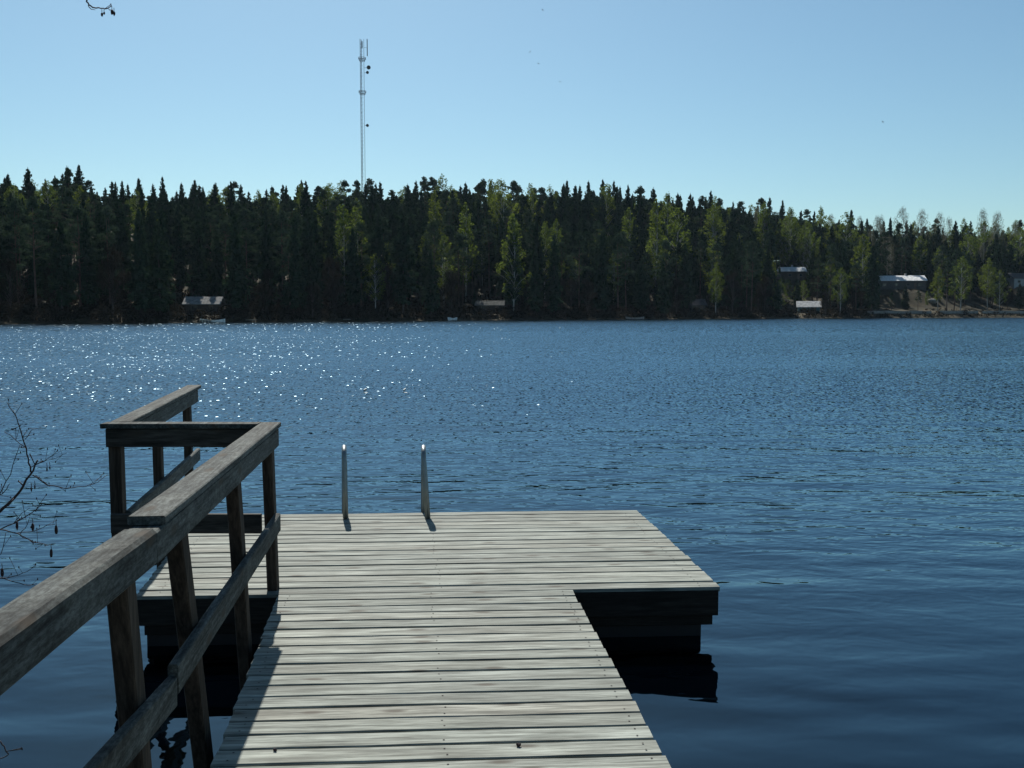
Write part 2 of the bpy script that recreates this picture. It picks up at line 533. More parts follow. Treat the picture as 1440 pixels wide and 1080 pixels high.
def facets(sx, sy, scale, d0, d1, fade0, fade1, ax, ay):
    vo = N(t, "ShaderNodeTexVoronoi", voronoi_dimensions='2D')
    vo.inputs["Scale"].default_value = 1.0
    t.links.new(mapping(t, geo, (scale[0], scale[1], 1), (0, 0, math.radians(-4 if scale[1] > 1 else 0))), vo.inputs["Vector"])
    sc_ = N(t, "ShaderNodeSeparateColor")
    t.links.new(vo.outputs["Color"], sc_.inputs[0])
    k1 = N(t, "ShaderNodeMapRange")
    t.links.new(sep.outputs[1], k1.inputs[0])
    for k_, v_ in zip((1, 2, 3, 4), (d0, d1, 0.0, 1.0)): k1.inputs[k_].default_value = v_
    k2 = N(t, "ShaderNodeMapRange")
    t.links.new(sep.outputs[1], k2.inputs[0])
    for k_, v_ in zip((1, 2, 3, 4), (fade0, fade1, 1.0, 0.0)): k2.inputs[k_].default_value = v_
    k = math_n(t, 'MULTIPLY', k1.outputs[0], k2.outputs[0])
    # odd powers: mostly gentle, now and then steep
    def spread(ch, lin=0.20):
        c_ = math_n(t, 'MULTIPLY', math_n(t, 'SUBTRACT', ch, 0.5), 2.0)
        return math_n(t, 'ADD', math_n(t, 'MULTIPLY', c_, lin), math_n(t, 'MULTIPLY', math_n(t, 'POWER', c_, 11.0), 1 - lin))
    fx_ = math_n(t, 'MULTIPLY', math_n(t, 'MULTIPLY', spread(sc_.outputs[0], 0.56), ax), k)
    fy_ = math_n(t, 'MULTIPLY', math_n(t, 'MULTIPLY', spread(sc_.outputs[1]), ay), k)
    return math_n(t, 'ADD', sx, fx_), math_n(t, 'ADD', sy, fy_)


sx, sy = facets(sx, sy, (24.0, 11.0), 11, 22, 32, 45, 0.46, 0.38)
sx, sy = facets(sx, sy, (17.0, 6.5), 32, 45, 75, 100, 0.46, 0.37)
sx, sy = facets(sx, sy, (11.0, 1.5), 75, 100, 5000, 6000, 0.48, 0.37)
cx = N(t, "ShaderNodeCombineXYZ")
t.links.new(sx, cx.inputs[0])
t.links.new(sy, cx.inputs[1])
cx.inputs[2].default_value = 1.0
nm = N(t, "ShaderNodeVectorMath", operation='NORMALIZE')
t.links.new(cx.outputs[0], nm.inputs[0])
b.inputs["Base Color"].default_value = (0.0001, 0.0004, 0.0011, 1)
b.inputs["Specular IOR Level"].default_value = 0.0
gl = N(t, "ShaderNodeBsdfGlossy", distribution='GGX')
gl.inputs["Color"].default_value = (0.62, 0.85, 1.0, 1)
rg = N(t, "ShaderNodeMapRange")
t.links.new(sep.outputs[1], rg.inputs[0])
for k_, v_ in zip((1, 2, 3, 4), (6.0, 40.0, 0.02, 0.06)): rg.inputs[k_].default_value = v_
t.links.new(rg.outputs[0], gl.inputs["Roughness"])
t.links.new(nm.outputs[0], gl.inputs["Normal"])
fr = N(t, "ShaderNodeFresnel")
ir = N(t, "ShaderNodeMapRange", interpolation_type='SMOOTHSTEP')      # IOR raised with distance to brighten the far water's sky reflection
t.links.new(yy, ir.inputs[0])
for k_, v_ in zip((1, 2, 3, 4), (5.5, 28.0, 1.49, 2.9)): ir.inputs[k_].default_value = v_
t.links.new(ir.outputs[0], fr.inputs["IOR"])
t.links.new(nm.outputs[0], fr.inputs["Normal"])
mx = N(t, "ShaderNodeMixShader")
t.links.new(fr.outputs[0], mx.inputs[0])
t.links.new(b.outputs[0], mx.inputs[1])
t.links.new(gl.outputs[0], mx.inputs[2])
t.links.new(mx.outputs[0], t.nodes["Material Output"].inputs[0])
M_WATER = m
w = MB()
w.add([(-900, -60, 0), (700, -60, 0), (700, 520, 0), (-900, 520, 0)], [(0, 1, 2, 3)])
tag(w.build("lake_water", M_WATER), kind='structure')

# ------------------------------------------------------------------ jetty
DZ = 0.34


def ln(p, q):
    """x as a function of y along the line p-q"""
    return lambda y: p[0] + (q[0] - p[0]) * (y - p[1]) / (q[1] - p[1])


WL, WR = ln((-1.06, 3.419), (-1.318, 5.5)), ln((0.557, 3.419), (0.348, 5.6))
PL, PR = ln((-2.13, 5.55), (-2.47, 7.80)), ln((1.215, 5.70), (1.002, 8.01))
SLOPE = math.tan(YAW)
jetty = empty("jetty", (-0.5, 6.6, 0), "weathered grey plank jetty, L-shaped, reaching out over the dark blue water", "jetty")
rj = random.Random(3)


def deck(left, right, y0, n, pitch, gap):
    """n boards; y0 = front edge of the first one on the line x = 0"""
    mb = MB()
    for i in range(n):
        yc = y0 + (i + 0.5) * pitch
        w_ = pitch - gap + rj.uniform(-0.003, 0.002)
        xl = left(yc + SLOPE * left(yc)) + rj.uniform(-0.004, 0.004)
        xr = right(yc + SLOPE * right(yc)) + rj.uniform(-0.004, 0.004)
        tl, tr_ = rj.uniform(-0.003, 0.003), rj.uniform(-0.003, 0.003)
        zt = rj.uniform(-0.002, 0.002)
        mb.beam((xl, yc + SLOPE * xl + tl, DZ - 0.014 + zt), (xr, yc + SLOPE * xr + tr_, DZ - 0.014 + zt), w_, 0.028, ch=0.004, seg=6, wob=0.0016, tone=rj.random(), rr=rj)
        for fx in (0.035, 0.515, 0.965):
            for dy in (-.03, .03):
                if rj.random() < .25: continue
                x = xl + (xr - xl) * fx + rj.uniform(-.008, .008)
                yy_ = yc + SLOPE * x + dy + rj.uniform(-.006, .006)
                mb.add([(x + .0042 * math.cos(a), yy_ + .0042 * math.sin(a), DZ + .0026 + zt) for a in np.linspace(0, 2 * math.pi, 9)[:-1]], [tuple(range(8))], tone=-1.0)
    return mb


PITCH_B = 0.1265
Y_PF = 5.622                          # front edge of the platform on x = 0
NB = 18
deck(PL, PR, Y_PF, NB, PITCH_B, 0.0135).build("platform_deck", M_DECK, jetty)
NW = 68
deck(WL, WR, Y_PF - 0.002 - NW * PITCH_B, NW, PITCH_B, 0.0135).build("walkway_deck", M_DECK, jetty)


def P(x, y, z):
    return Vector((x, y + SLOPE * x, z))


yf = Y_PF + 0.02
yb = Y_PF + NB * PITCH_B - 0.03
# fascia boards round the platform
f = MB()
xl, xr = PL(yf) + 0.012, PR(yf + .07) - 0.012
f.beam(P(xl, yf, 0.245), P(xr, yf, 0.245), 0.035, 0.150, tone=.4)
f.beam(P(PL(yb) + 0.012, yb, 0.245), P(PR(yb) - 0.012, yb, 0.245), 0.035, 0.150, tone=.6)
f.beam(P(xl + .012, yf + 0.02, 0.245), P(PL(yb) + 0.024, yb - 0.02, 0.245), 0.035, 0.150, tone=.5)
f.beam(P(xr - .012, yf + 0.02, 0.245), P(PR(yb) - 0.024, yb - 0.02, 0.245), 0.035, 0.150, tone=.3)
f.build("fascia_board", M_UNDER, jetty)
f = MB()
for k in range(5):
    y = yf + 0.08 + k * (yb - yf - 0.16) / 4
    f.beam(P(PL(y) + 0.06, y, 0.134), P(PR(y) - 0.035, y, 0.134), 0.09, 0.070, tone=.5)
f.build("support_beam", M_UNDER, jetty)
for k in range(2):
    f = MB()
    y = yf + 0.15 + k * (yb - yf - 0.9)
    xa, xb = PL(y) + 0.03, PR(y + .07) - 0.085
    f.beam(P(xa, y + .3, -0.06), P(xb, y + .3, -0.06), 0.62, 0.316, ch=0.03)
    f.build("float", M_FLOAT, jetty)
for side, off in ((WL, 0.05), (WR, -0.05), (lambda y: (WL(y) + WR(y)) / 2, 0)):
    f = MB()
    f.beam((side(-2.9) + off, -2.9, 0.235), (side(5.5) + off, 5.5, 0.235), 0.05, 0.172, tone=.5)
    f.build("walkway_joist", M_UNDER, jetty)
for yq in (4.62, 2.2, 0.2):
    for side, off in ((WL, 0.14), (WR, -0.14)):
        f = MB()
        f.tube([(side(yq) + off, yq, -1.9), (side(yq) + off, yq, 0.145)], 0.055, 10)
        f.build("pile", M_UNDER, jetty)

# ------------------------------------------------------------------ railing
rail = empty("railing", (-1.6, 5.5, 0), "grey weathered wooden railing zigzagging along the left side of the jetty", "railing")
RA = lambda y: -0.7734 - 0.0955 * y           # right face of the walkway rail
RC = lambda y: -2.15 - 0.160 * (y - 5.5)      # right face of the platform's left rail
YB = 5.50                                     # cross rail


def rail_box(pts, w_, z0, z1, name, mat, tone=.5, side=-1, cut=0.0, ch=0.006, seg=8, wob=.001):
    """board whose right face runs through pts (x, y) with height offsets"""
    mb = MB()
    (xa, ya, da), (xb, yb_, db) = pts
    mb.beam((xa + side * w_ / 2, ya, (z0 + z1) / 2 + da), (xb + side * w_ / 2, yb_, (z0 + z1) / 2 + db), w_, z1 - z0, ch=ch, seg=seg, wob=wob, tone=tone)
    return mb.build(name, mat, rail)


# walkway rail: far timber with a cap plank, near timber butting under it
mb = rail_box([(RA(2.90), 2.90, 0), (RA(5.50), 5.50, 0)], 0.098, 1.190, 1.292, "hand_rail", M_RAIL, .75)  # lighter tone paints in the sky reflected on this far timber
cap = rail_box([(RA(2.98) + .006, 2.98, 0), (RA(5.56) + .006, 5.56, 0)], 0.112, 1.294, 1.321, "rail_cap", M_RAIL, .75, ch=.004)
cap.parent = mb
rail_box([(RA(0.2), 0.2, 0.085), (RA(2.897), 2.897, 0)], 0.104, 1.188, 1.300, "hand_rail", M_RAIL, .05, ch=.012)  # darker tone: less reflected sky painted into the near timber
rail_box([(RA(3.12), 3.12, 0), (RA(5.53), 5.53, 0)], 0.034, 0.708, 0.810, "lower_rail", M_RAIL, .6)
rail_box([(RA(0.9) - .004, 0.9, 0.22), (RA(3.115) - .004, 3.115, 0)], 0.034, 0.672, 0.772, "lower_rail", M_RAIL, .2)
# cross rail along the platform's front edge
mb = MB()
xa, xb = -2.25, RA(YB) - 0.105
mb.beam((xa, YB, 1.241), (xb, YB, 1.241), 0.05, 0.102, seg=4, wob=.001)
br = mb.build("hand_rail", M_RAILX, rail)
mb = MB()
mb.beam((-2.275, YB + .02, 1.3075), (RA(YB) - 0.110, YB + .02, 1.3075), 0.112, 0.027, seg=4, wob=.0006, tone=.3)
cap = mb.build("rail_cap", M_RAIL, rail)
cap.parent = br
mb = MB()
mb.beam((-2.225, YB - .035, 0.764), (RA(5.45) - 0.10, YB - .035, 0.764), 0.034, 0.108, seg=4, wob=.001)
mb.build("lower_rail", M_RAILX, rail)
# rail along the platform's left edge
mb = rail_box([(RC(5.585), 5.585, 0), (RC(8.12), 8.12, .01)], 0.05, 1.190, 1.292, "hand_rail", M_RAIL, .6)
cap = rail_box([(RC(5.585) + .01, 5.585, 0), (RC(8.22) + .01, 8.22, .012)], 0.112, 1.294, 1.321, "rail_cap", M_RAIL, .8, ch=.004)
cap.parent = mb
rail_box([(RC(5.58), 5.58, 0), (RC(8.16), 8.16, 0)], 0.034, 0.712, 0.812, "lower_rail", M_RAIL, .55)


def post(px_top, py_top, px_bot, py_bot, plane, w_, zt, zb, dp=0.065):
    """post leaning as seen: centre line through two seen points on the plane x = plane(y)"""
    pts = []
    for px, py in ((px_top, py_top), (px_bot, py_bot)):
        a = at_px(px, 1.0, py=py)
        s = a.x
        k = plane(0)
        sl_ = plane(1) - plane(0)
        Y = k / (s - sl_)
        pts.append(at_px(px, Y, py=py))
    d = pts[1] - pts[0]
    f_ = lambda z: pts[0] + d * ((z - pts[0].z) / d.z)
    mb = MB()
    mb.beam(f_(zb), f_(zt), w_, dp, up=(0, 1, 0), ch=0.005, seg=5, wob=.0012, tone=rnd.random())
    return mb.build("post", M_POST, rail)


PA = lambda y: RA(y) - 0.067
post(377, 645, 384.5, 835, PA, 0.058, 1.189, -0.25)
post(329, 700, 345.5, 930, PA, 0.058, 1.189, -0.25)
post(251, 780, 286, 1070, PA, 0.060, 1.189, -1.7, .07)
post(172, 850, 189, 1030, PA, 0.062, 1.189, -1.7, .07)
for x, y, a in ((-2.226, 5.56, .068), (-2.41, 6.72, .058), (-2.604, 7.94, .058)):
    mb = MB()
    mb.beam((x + .012, y, -0.2 if y < 6 else 0.0), (x, y, 1.189 if y < 6 or True else 0), a, a, up=(0, 1, 0), ch=.005, seg=4, wob=.001, tone=rnd.random())
    mb.build("post", M_POST, rail)

# ------------------------------------------------------------------ swim ladder
lad = empty("swim_ladder", (-1.0, 7.75, DZ), "galvanised steel swim ladder with two curved handles at the far jetty edge", "ladder")
for X in (-1.300, -0.685):
    mb = MB()
    kx = X / 7.7                        # each handle stands in a slightly fanned plane
    fx_ = lambda y: X + kx * (y - 7.65)
    pts = [(X + (.014 if X < -1 else .034), 7.60, DZ + .004), (X + (.007 if X < -1 else .018), 7.625, DZ + .25), (X + .002, 7.65, DZ + .44)]
    for k in range(0, 9):
        a = math.pi * (1 - k / 8)
        y = 7.762 + 0.108 * math.cos(a)
        pts.append((fx_(y), y, DZ + 0.455 + 0.082 * math.sin(a)))
    pts += [(fx_(7.885) - .003, 7.885, DZ + .2), (fx_(7.93) - .005, 7.93, DZ), (fx_(7.95) - .006, 7.95, -0.9)]
    mb.tube(pts, [.0215, .021, .0205] + [.020] * 9 + [.0205, .0205, .0205], 10)
    h = mb.build("handle", M_STEEL, lad)
    mb = MB()
    mb.box((X + .005, 7.57, DZ + .003), (X + .065, 7.63, DZ + .011))
    mb.box((X + .002, 7.60, DZ + .02), (X + .012, 7.90, DZ + .055))
    mb.build("foot_bracket", M_STEEL, h)
for z in (0.05, -0.25, -0.55, -0.85):
    mb = MB()
    mb.box((-1.315, 7.92, z - .012), (-0.722, 7.99, z + .012))
    mb.build("step", M_STEEL, lad)

# ------------------------------------------------------------------ small litter on the boards
for px, py, s, lab in ((728, 1048, .007, "dark curled dead leaf on the nearest boards at the centre"),
                       (386, 1055, .005, "small dark twig bit lying near the rail shadow on the boards")):
    p = at_px(px, 1, py=py)
    k = (DZ + .006 - EYE) / (p.z - EYE)
    p = Vector((p.x * k, k, DZ + .003))
    mb = MB()
    q = random.Random(px)
    for j in range(3):
        mb.blob((p.x + q.uniform(-s, s), p.y + q.uniform(-s, s) * .5, p.z + .004), (s, s * .6, .006), px + j, 8, 5, .3)
    tag(mb.build("dead_leaf", M_CATKIN, origin=p), lab, "leaf", "dead leaves on the deck")

# ------------------------------------------------------------------ alder at the left edge (near)
alder = empty("alder_tree", (-3.0, 1.5, 0.2), "leafless alder with thin dark twigs and catkins, reaching in from the left", "tree")
ra = random.Random(11)


def pxp(px, py, Y):
    return at_px(px, Y, py=py)


trunk = MB()
for (bx, by, tx, ty, tz, r0) in ((-3.05, 1.5, -2.75, 2.1, 4.6, .06), (-2.9, 1.6, -2.3, 2.5, 1.5, .035), (-3.15, 1.65, -3.7, 2.2, 4.2, .05)):
    pts, rr_ = [], []
    for i in range(9):
        s = i / 8
        pts.append((bx + (tx - bx) * s + .05 * math.sin(5 * s + bx), by + (ty - by) * s + .04 * math.sin(7 * s), 0.1 + (tz - .1) * s))
        rr_.append(r0 * (1 - .75 * s))
    trunk.tube(pts, rr_, 8)
trunk.build("trunk", M_BARK_A, alder)


def twig(pl, Y, r0, r1, start=None, sub=0, name="branch", Y2=None):
    """a branch following seen points; sub short side shoots"""
    mb = MB()
    Y2 = Y2 or Y
    n = len(pl)
    pts = [pxp(x, y, Y + (Y2 - Y) * i / max(1, n - 1)) for i, (x, y) in enumerate(pl)]
    if start is not None: pts = [Vector(start)] + pts
    # resample with a little crookedness
    out = []
    for i in range(len(pts) - 1):
        for k in range(3):
            s = k / 3
            j = Vector((ra.uniform(-1, 1), ra.uniform(-1, 1), ra.uniform(-1, 1))) * (.0018 if i or k else 0)
            out.append(pts[i].lerp(pts[i + 1], s) + j)
    out.append(pts[-1])
    r0, r1 = r0 * .68, r1 * .72
    rad = [r0 + (r1 - r0) * i / (len(out) - 1) for i in range(len(out))]
    mb.tube(out, rad, 6)
    for _ in range(sub):
        i = ra.randint(len(out) // 3, len(out) - 2)
        d = (out[i + 1] - out[i]).normalized()
        o = Vector((ra.uniform(-1, 1), ra.uniform(-.6, .6), ra.uniform(-.5, 1))).normalized()
        L = ra.uniform(.012, .05)
        p1 = out[i] + (d * .5 + o).normalized() * L
        mb.tube([out[i], p1], [rad[i] * .6, r1 * .8], 5)
        mb.blob(p1, (.0016, .0016, .0034), _, 6, 4, .1)
    return mb.build(name, M_BARK_A, alder)


J1, J2 = (-2.3, 2.5, 1.5), (-2.75, 2.1, 4.55)
twig([(-40, 760), (0, 718), (17, 704), (28, 690), (42, 668), (53, 647)], 2.75, .0085, .0030, J1, 5)
twig([(43, 664), (40, 645), (35, 623), (28, 600), (21, 582), (10, 566)], 2.75, .0034, .0012, None, 7)
twig([(36, 629), (17, 614), (6, 607)], 2.75, .0018, .0009, None, 2)
twig([(35, 618), (44, 605), (58, 601)], 2.76, .0015, .0008, None, 2)
twig([(46, 668), (67, 682), (92, 687), (119, 684), (138, 678), (151, 668)], 2.75, .0026, .0010, None, 8, Y2=2.9)
twig([(44, 657), (64, 648), (81, 634)], 2.78, .0017, .0008, None, 4)
twig([(60, 650), (78, 644), (94, 637)], 2.80, .0013, .0008, None, 3)
twig([(50, 668), (60, 676), (70, 684)], 2.72, .0016, .0008, None, 3)
twig([(-25, 735), (0, 694), (14, 668), (28, 626)], 2.6, .0026, .0010, None, 4)
twig([(-30, 755), (0, 744), (28, 732), (50, 718), (60, 707)], 2.7, .0042, .0012, J1, 7)
twig([(20, 735), (30, 722), (42, 714)], 2.68, .0016, .0008, None, 2)
twig([(-10, 742), (0, 744), (25, 751), (47, 762), (67, 766), (78, 764)], 2.66, .0028, .0010, None, 6)
twig([(22, 750), (48, 747), (66, 739), (78, 737)], 2.7, .0018, .0009, None, 4)
twig([(28, 752), (38, 738), (42, 727)], 2.68, .0016, .0009, None, 2)
twig([(-20, 800), (2, 778), (8, 750)], 2.6, .0022, .0010, J1, 2)
twig([(-25, 825), (0, 812), (22, 818), (40, 823), (52, 820)], 2.55, .0022, .0010, J1, 4)
twig([(-25, 815), (10, 812), (32, 806), (50, 796)], 2.5, .0020, .0009, None, 4)
twig([(-25, 1058), (0, 1041), (5, 1050), (12, 1060), (1, 1067), (-30, 1080)], 2.3, .0026, .0016, J1, 2)
twig([(-30, 720), (-5, 700), (8, 690), (14, 680)], 2.7, .003, .0012, J1, 4)
for px, py, Y, L in ((79, 745, 2.7, 13), (46, 741, 2.7, 12), (24, 739, 2.68, 12), (72, 778, 2.66, 12), (44, 688, 2.76, 7), (49, 685, 2.77, 6), (3, 805, 2.55, 13), (66, 660, 2.78, 6), (70, 658, 2.79, 5)):
    mb = MB()
    p = pxp(px, py, Y)
    r = L / FPX * Y / 2
    mb.tube([p + Vector((0, 0, r + .012)), p + Vector((0.001, 0, r))], .0009, 5)
    mb.blob(p, (r * .34, r * .34, r), px, 8, 8, .12)
    mb.build("catkin", M_CATKIN, alder)
twig([(112, -30), (121, -8), (122, 2), (127, 9), (135, 10.5), (145, 12), (152, 11.5), (157, 8)], 2.7, .0042, .0014, J2, 1)
twig([(124, 7), (129, 13), (134, 14)], 2.7, .0018, .0009, None, 0)
twig([(151, 11.6), (154, 14), (156, 14.5)], 2.7, .0014, .0009, None, 0)
for px, py, L, a in ((143.5, 20.5, 5.5, 0), (146.5, 18.5, 4.5, 0), (157.5, 17, 7, .35), (160.5, 19, 6, .35)):
    mb = MB()
    p = pxp(px, py, 2.7)
    r = L / FPX * 2.7 / 2
    mb.tube([p + Vector((0, 0, r + .009)), p + Vector((0, 0, r * .5))], .0008, 5)
    mb.blob(p, (r * .6, r * .6, r), px, 8, 8, .12)
    mb.build("catkin", M_CATKIN, alder)

# ------------------------------------------------------------------ radio mast
MY = 430.0
mp = at_px(513.0, MY)
mz = float(terrain(mp.x, MY))
mtop = at_px(513, MY, py=55).z
mast = empty("radio_mast", (mp.x, MY, mz), "tall thin lattice radio mast with dishes and ring platforms rising above the forest", "mast")
LEG = [(-0.75, -0.30), (0.80, -0.10), (-0.40, 0.80)]
Hm = mtop - mz
mb = MB()
for i, (lx, ly) in enumerate(LEG):
    mb.tube([(mp.x + lx, MY + ly, mz - 1), (mp.x + lx, MY + ly, mtop)], .115 if i != 1 else .075, 6)
mb.build("mast_leg", M_MAST, mast)
mb = MB()
nb = int(Hm / 1.5)
for k in range(nb):
    z0, z1 = mz + k * 1.5, mz + (k + 1) * 1.5
    for i in range(3):
        a, b2 = LEG[i], LEG[(i + 1) % 3]
        r_ = .05 if i == 2 else .018
        if k % 2: a, b2 = b2, a
        mb.tube([(mp.x + a[0], MY + a[1], z0), (mp.x + b2[0], MY + b2[1], z1)], r_, 4, cap=False)
mb.build("lattice_bracing", M_MAST, mast)
for py in (83, 130):
    mb = MB()
    z = at_px(513, MY, py=py).z
    for zz, R in ((z, 1.55), (z + .55, 1.55), (z - .8, 1.15)):
        mb.tube([(mp.x + R * math.cos(a), MY + R * math.sin(a), zz) for a in np.linspace(0, 2 * math.pi, 17)], .09, 5, cap=False)
    for k in range(8):
        a = k * math.pi / 4
        mb.tube([(mp.x + 1.15 * math.cos(a), MY + 1.15 * math.sin(a), z - .8), (mp.x + 1.55 * math.cos(a), MY + 1.55 * math.sin(a), z + .55)], .06, 4)
    mb.build("ring_platform", M_MAST, mast)
for px, py, r_ in ((518.5, 95, .85), (516.8, 102, .62), (516.8, 176.5, .62)):
    mb = MB()
    c_ = at_px(px, MY - .6, py=py)
    mb.tube([c_ + Vector((0, .25, 0)), c_ + Vector((0, -.05, 0)), c_ + Vector((0, -.35, 0))], [r_ * .35, r_, r_ * .97], 16, smooth=False)
    mb.tube([c_ + Vector((0, .2, 0)), (mp.x + LEG[1][0], MY + LEG[1][1], c_.z)], .07, 5)
    mb.build("dish_antenna", M_MAST, mast)
for px, py0, py1 in ((509.3, 58, 68), (516.5, 55, 79)):
    mb = MB()
    a, b2 = at_px(px, MY, py=py1), at_px(px, MY, py=py0)
    mb.box((a.x - .16, MY - .1, a.z), (a.x + .16, MY + .1, b2.z))
    mb.tube([(a.x, MY, (a.z + b2.z) / 2), (mp.x + (.80 if px > 513 else -.85), MY - .1, (a.z + b2.z) / 2)], .06, 5)
    mb.build("panel_antenna", M_MAST, mast)

# ------------------------------------------------------------------ houses
M_GLASS = plain("window_glass", (0.02, 0.025, 0.03), 0.08)
M_FRAME = plain("window_frame_paint", (0.12, 0.11, 0.10), 0.6)
M_BRICK = plain("chimney_brick", (0.35, 0.33, 0.31), 0.9)
for h, (hx, hy, hz, hw) in zip(HOUSES, HPOS):
    name, lab, cat, pl, pr, ey, ry, dd, wh, dep, turn, rc, wc = h
    rh = (ey - ry) / FPX * hy
    e = empty(name, (hx, hy, hz), lab, cat)
    W = hw / 2 - .35
    mw = plain(name + "_wall", wc, 0.8, 0, 0.25, 2.0)
    mr = plain(name + "_roof", rc, 0.9, 0, 0.35, 1.6, .0)
    mb = MB()
    # walls with gables (body is one closed prism)
    y0, y1 = 0.0, dep
    zt = wh
    zg = wh + rh - .05
    vsw = [(-W, y0, -1.2), (W, y0, -1.2), (W, y1, -1.2), (-W, y1, -1.2), (-W, y0, zt), (W, y0, zt), (W, y1, zt), (-W, y1, zt), (-W, dep / 2, zg), (W, dep / 2, zg)]
    mb.add(vsw, [(0, 1, 5, 4), (2, 3, 7, 6), (1, 2, 6, 9, 5), (3, 0, 4, 8, 7), (4, 5, 9, 8), (6, 7, 8, 9), (3, 2, 1, 0)])
    wall = mb.build("wall", mw)
    wall.parent = e
    mb = MB()
    o = .45
    slope = rh / (dep / 2)
    for s in (0, 1):
        ya, yb_ = (-o, dep / 2) if s == 0 else (dep + o, dep / 2)
        za, zb_ = wh - o * slope, wh + rh
        pts = [(-W - o, ya, za), (W + o, ya, za), (W + o, yb_, zb_), (-W - o, yb_, zb_)]
        pts = [(x, y, z + .03) for x, y, z in pts] + [(x, y, z + .15) for x, y, z in pts]
        mb.add(pts, [(0, 1, 2, 3), (4, 5, 6, 7), (0, 1, 5, 4), (1, 2, 6, 5), (2, 3, 7, 6), (3, 0, 4, 7)])
    for k in range(int((2 * W) / .6)):
        x = -W + .3 + k * .6
        mb.add([(x - .02, -o + .01, wh - o * slope + .152), (x + .02, -o + .01, wh - o * slope + .152), (x + .02, dep / 2, wh + rh + .152), (x - .02, dep / 2, wh + rh + .152),
                (x, -o + .01, wh - o * slope + .19), (x, dep / 2, wh + rh + .19)], [(0, 4, 5, 3), (4, 1, 2, 5), (0, 1, 4)])
    roof = mb.build("roof", mr)
    roof.parent = e
    if name in ("lakeside_house", "hillside_house"):
        mb = MB()
        mb.box((W * .22, dep / 2 + .2, wh + rh - .3), (W * .22 + .6, dep / 2 + .8, wh + rh + .9))
        ch_ = mb.build("chimney", M_BRICK)
        ch_.parent = roof
    nwin = max(1, int(hw / 3.6))
    for k in range(nwin):
        x = -W + (k + .5) * 2 * W / nwin + (.0 if nwin > 1 else -W * .45)
        mb = MB()
        for a, b2, c_, d_ in ((-.55, .55, 1.45, 1.53), (-.55, .55, .65, .73), (-.55, -.47, .73, 1.45), (.47, .55, .73, 1.45)):
            mb.box((x + a, -.06, wh * .15 + c_), (x + b2, -.003, wh * .15 + d_))
        wf = mb.build("window", M_FRAME)
        wf.parent = wall
        mb = MB()
        mb.box((x - .468, -.03, wh * .15 + .732), (x + .468, -.004, wh * .15 + 1.448))
        g_ = mb.build("pane", M_GLASS)
        g_.parent = wall
    mb = MB()
    x = W * .55
    mb.box((x - .4, -.05, .05), (x + .4, -.004, min(2.0, wh - .15)))
    d_ = mb.build("door", plain(name + "_door", (0.10, 0.07, 0.05), .7))
    d_.parent = wall
    e.rotation_euler.z = turn

# ------------------------------------------------------------------ small things on the far shore
M_STONE = plain("pale_stone", (0.18, 0.175, 0.16), 0.85, 0, .35, 1.5)
M_WBOAT = plain("white_boat_paint", (0.7, 0.7, 0.68), 0.4)
M_GBOAT = plain("grey_boat_wood", (0.25, 0.22, 0.2), 0.6)


def boat(px, dY, L, mat, lab, rz):
    Y = shore_at(px) + dY
    p = at_px(px, Y)
    e = empty("rowing_boat", (p.x, Y, 0.02), lab, "boat", "boats at the far shore", rz)
    mb = MB()
    n = 12
    vs_, fs_ = [], []
    for i in range(n + 1):
        s = i / n
        x = (s - .5) * L
        wd = .62 * (math.sin(math.pi * min(1, .12 + s * .88)) ** .6) + .02
        sh = .42 + .25 * (2 * s - 1) ** 2
        for a in (-1, -.75, 0, .75, 1):
            vs_.append((x, a * wd, sh if abs(a) == 1 else (.12 if abs(a) == .75 else -.08)))
    for i in range(n):
        for k in range(4):
            fs_.append((i * 5 + k, i * 5 + k + 1, (i + 1) * 5 + k + 1, (i + 1) * 5 + k))
    fs_ += [(0, 1, 2, 3, 4), tuple(n * 5 + k for k in (4, 3, 2, 1, 0))]
    mb.add(vs_, fs_)
    hu = mb.build("hull", mat)
    hu.parent = e
    for x in (-.25 * L, .08 * L):
        mb = MB()
        mb.box((x - .12, -.56, .3), (x + .12, .56, .33))
        th = mb.build("seat", M_GBOAT)
        th.parent = e


boat(637, -0.8, 3.4, M_WBOAT, "small white rowing boat at the waterline right of the mast", 1.1)
boat(893, -0.8, 4.6, M_GBOAT, "grey wooden rowing boat at the waterline in mid shore", .1)
boat(299, -1.0, 4.2, M_WBOAT, "white rowing boat moored in front of the grey roofed cabin", .15)


def far_pier(px0, px1, lab):
    Y = shore_at((px0 + px1) / 2) - 1.2
    a, b2 = at_px(px0, Y), at_px(px1, Y)
    e = empty("small_pier", (a.x, Y, 0), lab, "pier", "piers at the far shore")
    mb = MB()
    mb.box((a.x, Y, .38), (b2.x, Y + 1.6, .47))
    mb.build("deck", M_DECK, e)
    for k in range(4):
        x = a.x + .2 + (b2.x - a.x - .4) * k / 3
        mb = MB()
        mb.tube([(x, Y + .25, -1), (x, Y + .25, .375)], .09, 6)
        mb.build("pile", M_UNDER, e)


far_pier(280, 296, "little pale pier at the waterline below the grey roofed cabin")
far_pier(482, 492, "tiny pier at the waterline below and left of the mast")
far_pier(345, 358, "small grey pier at the waterline right of the grey roofed cabin")

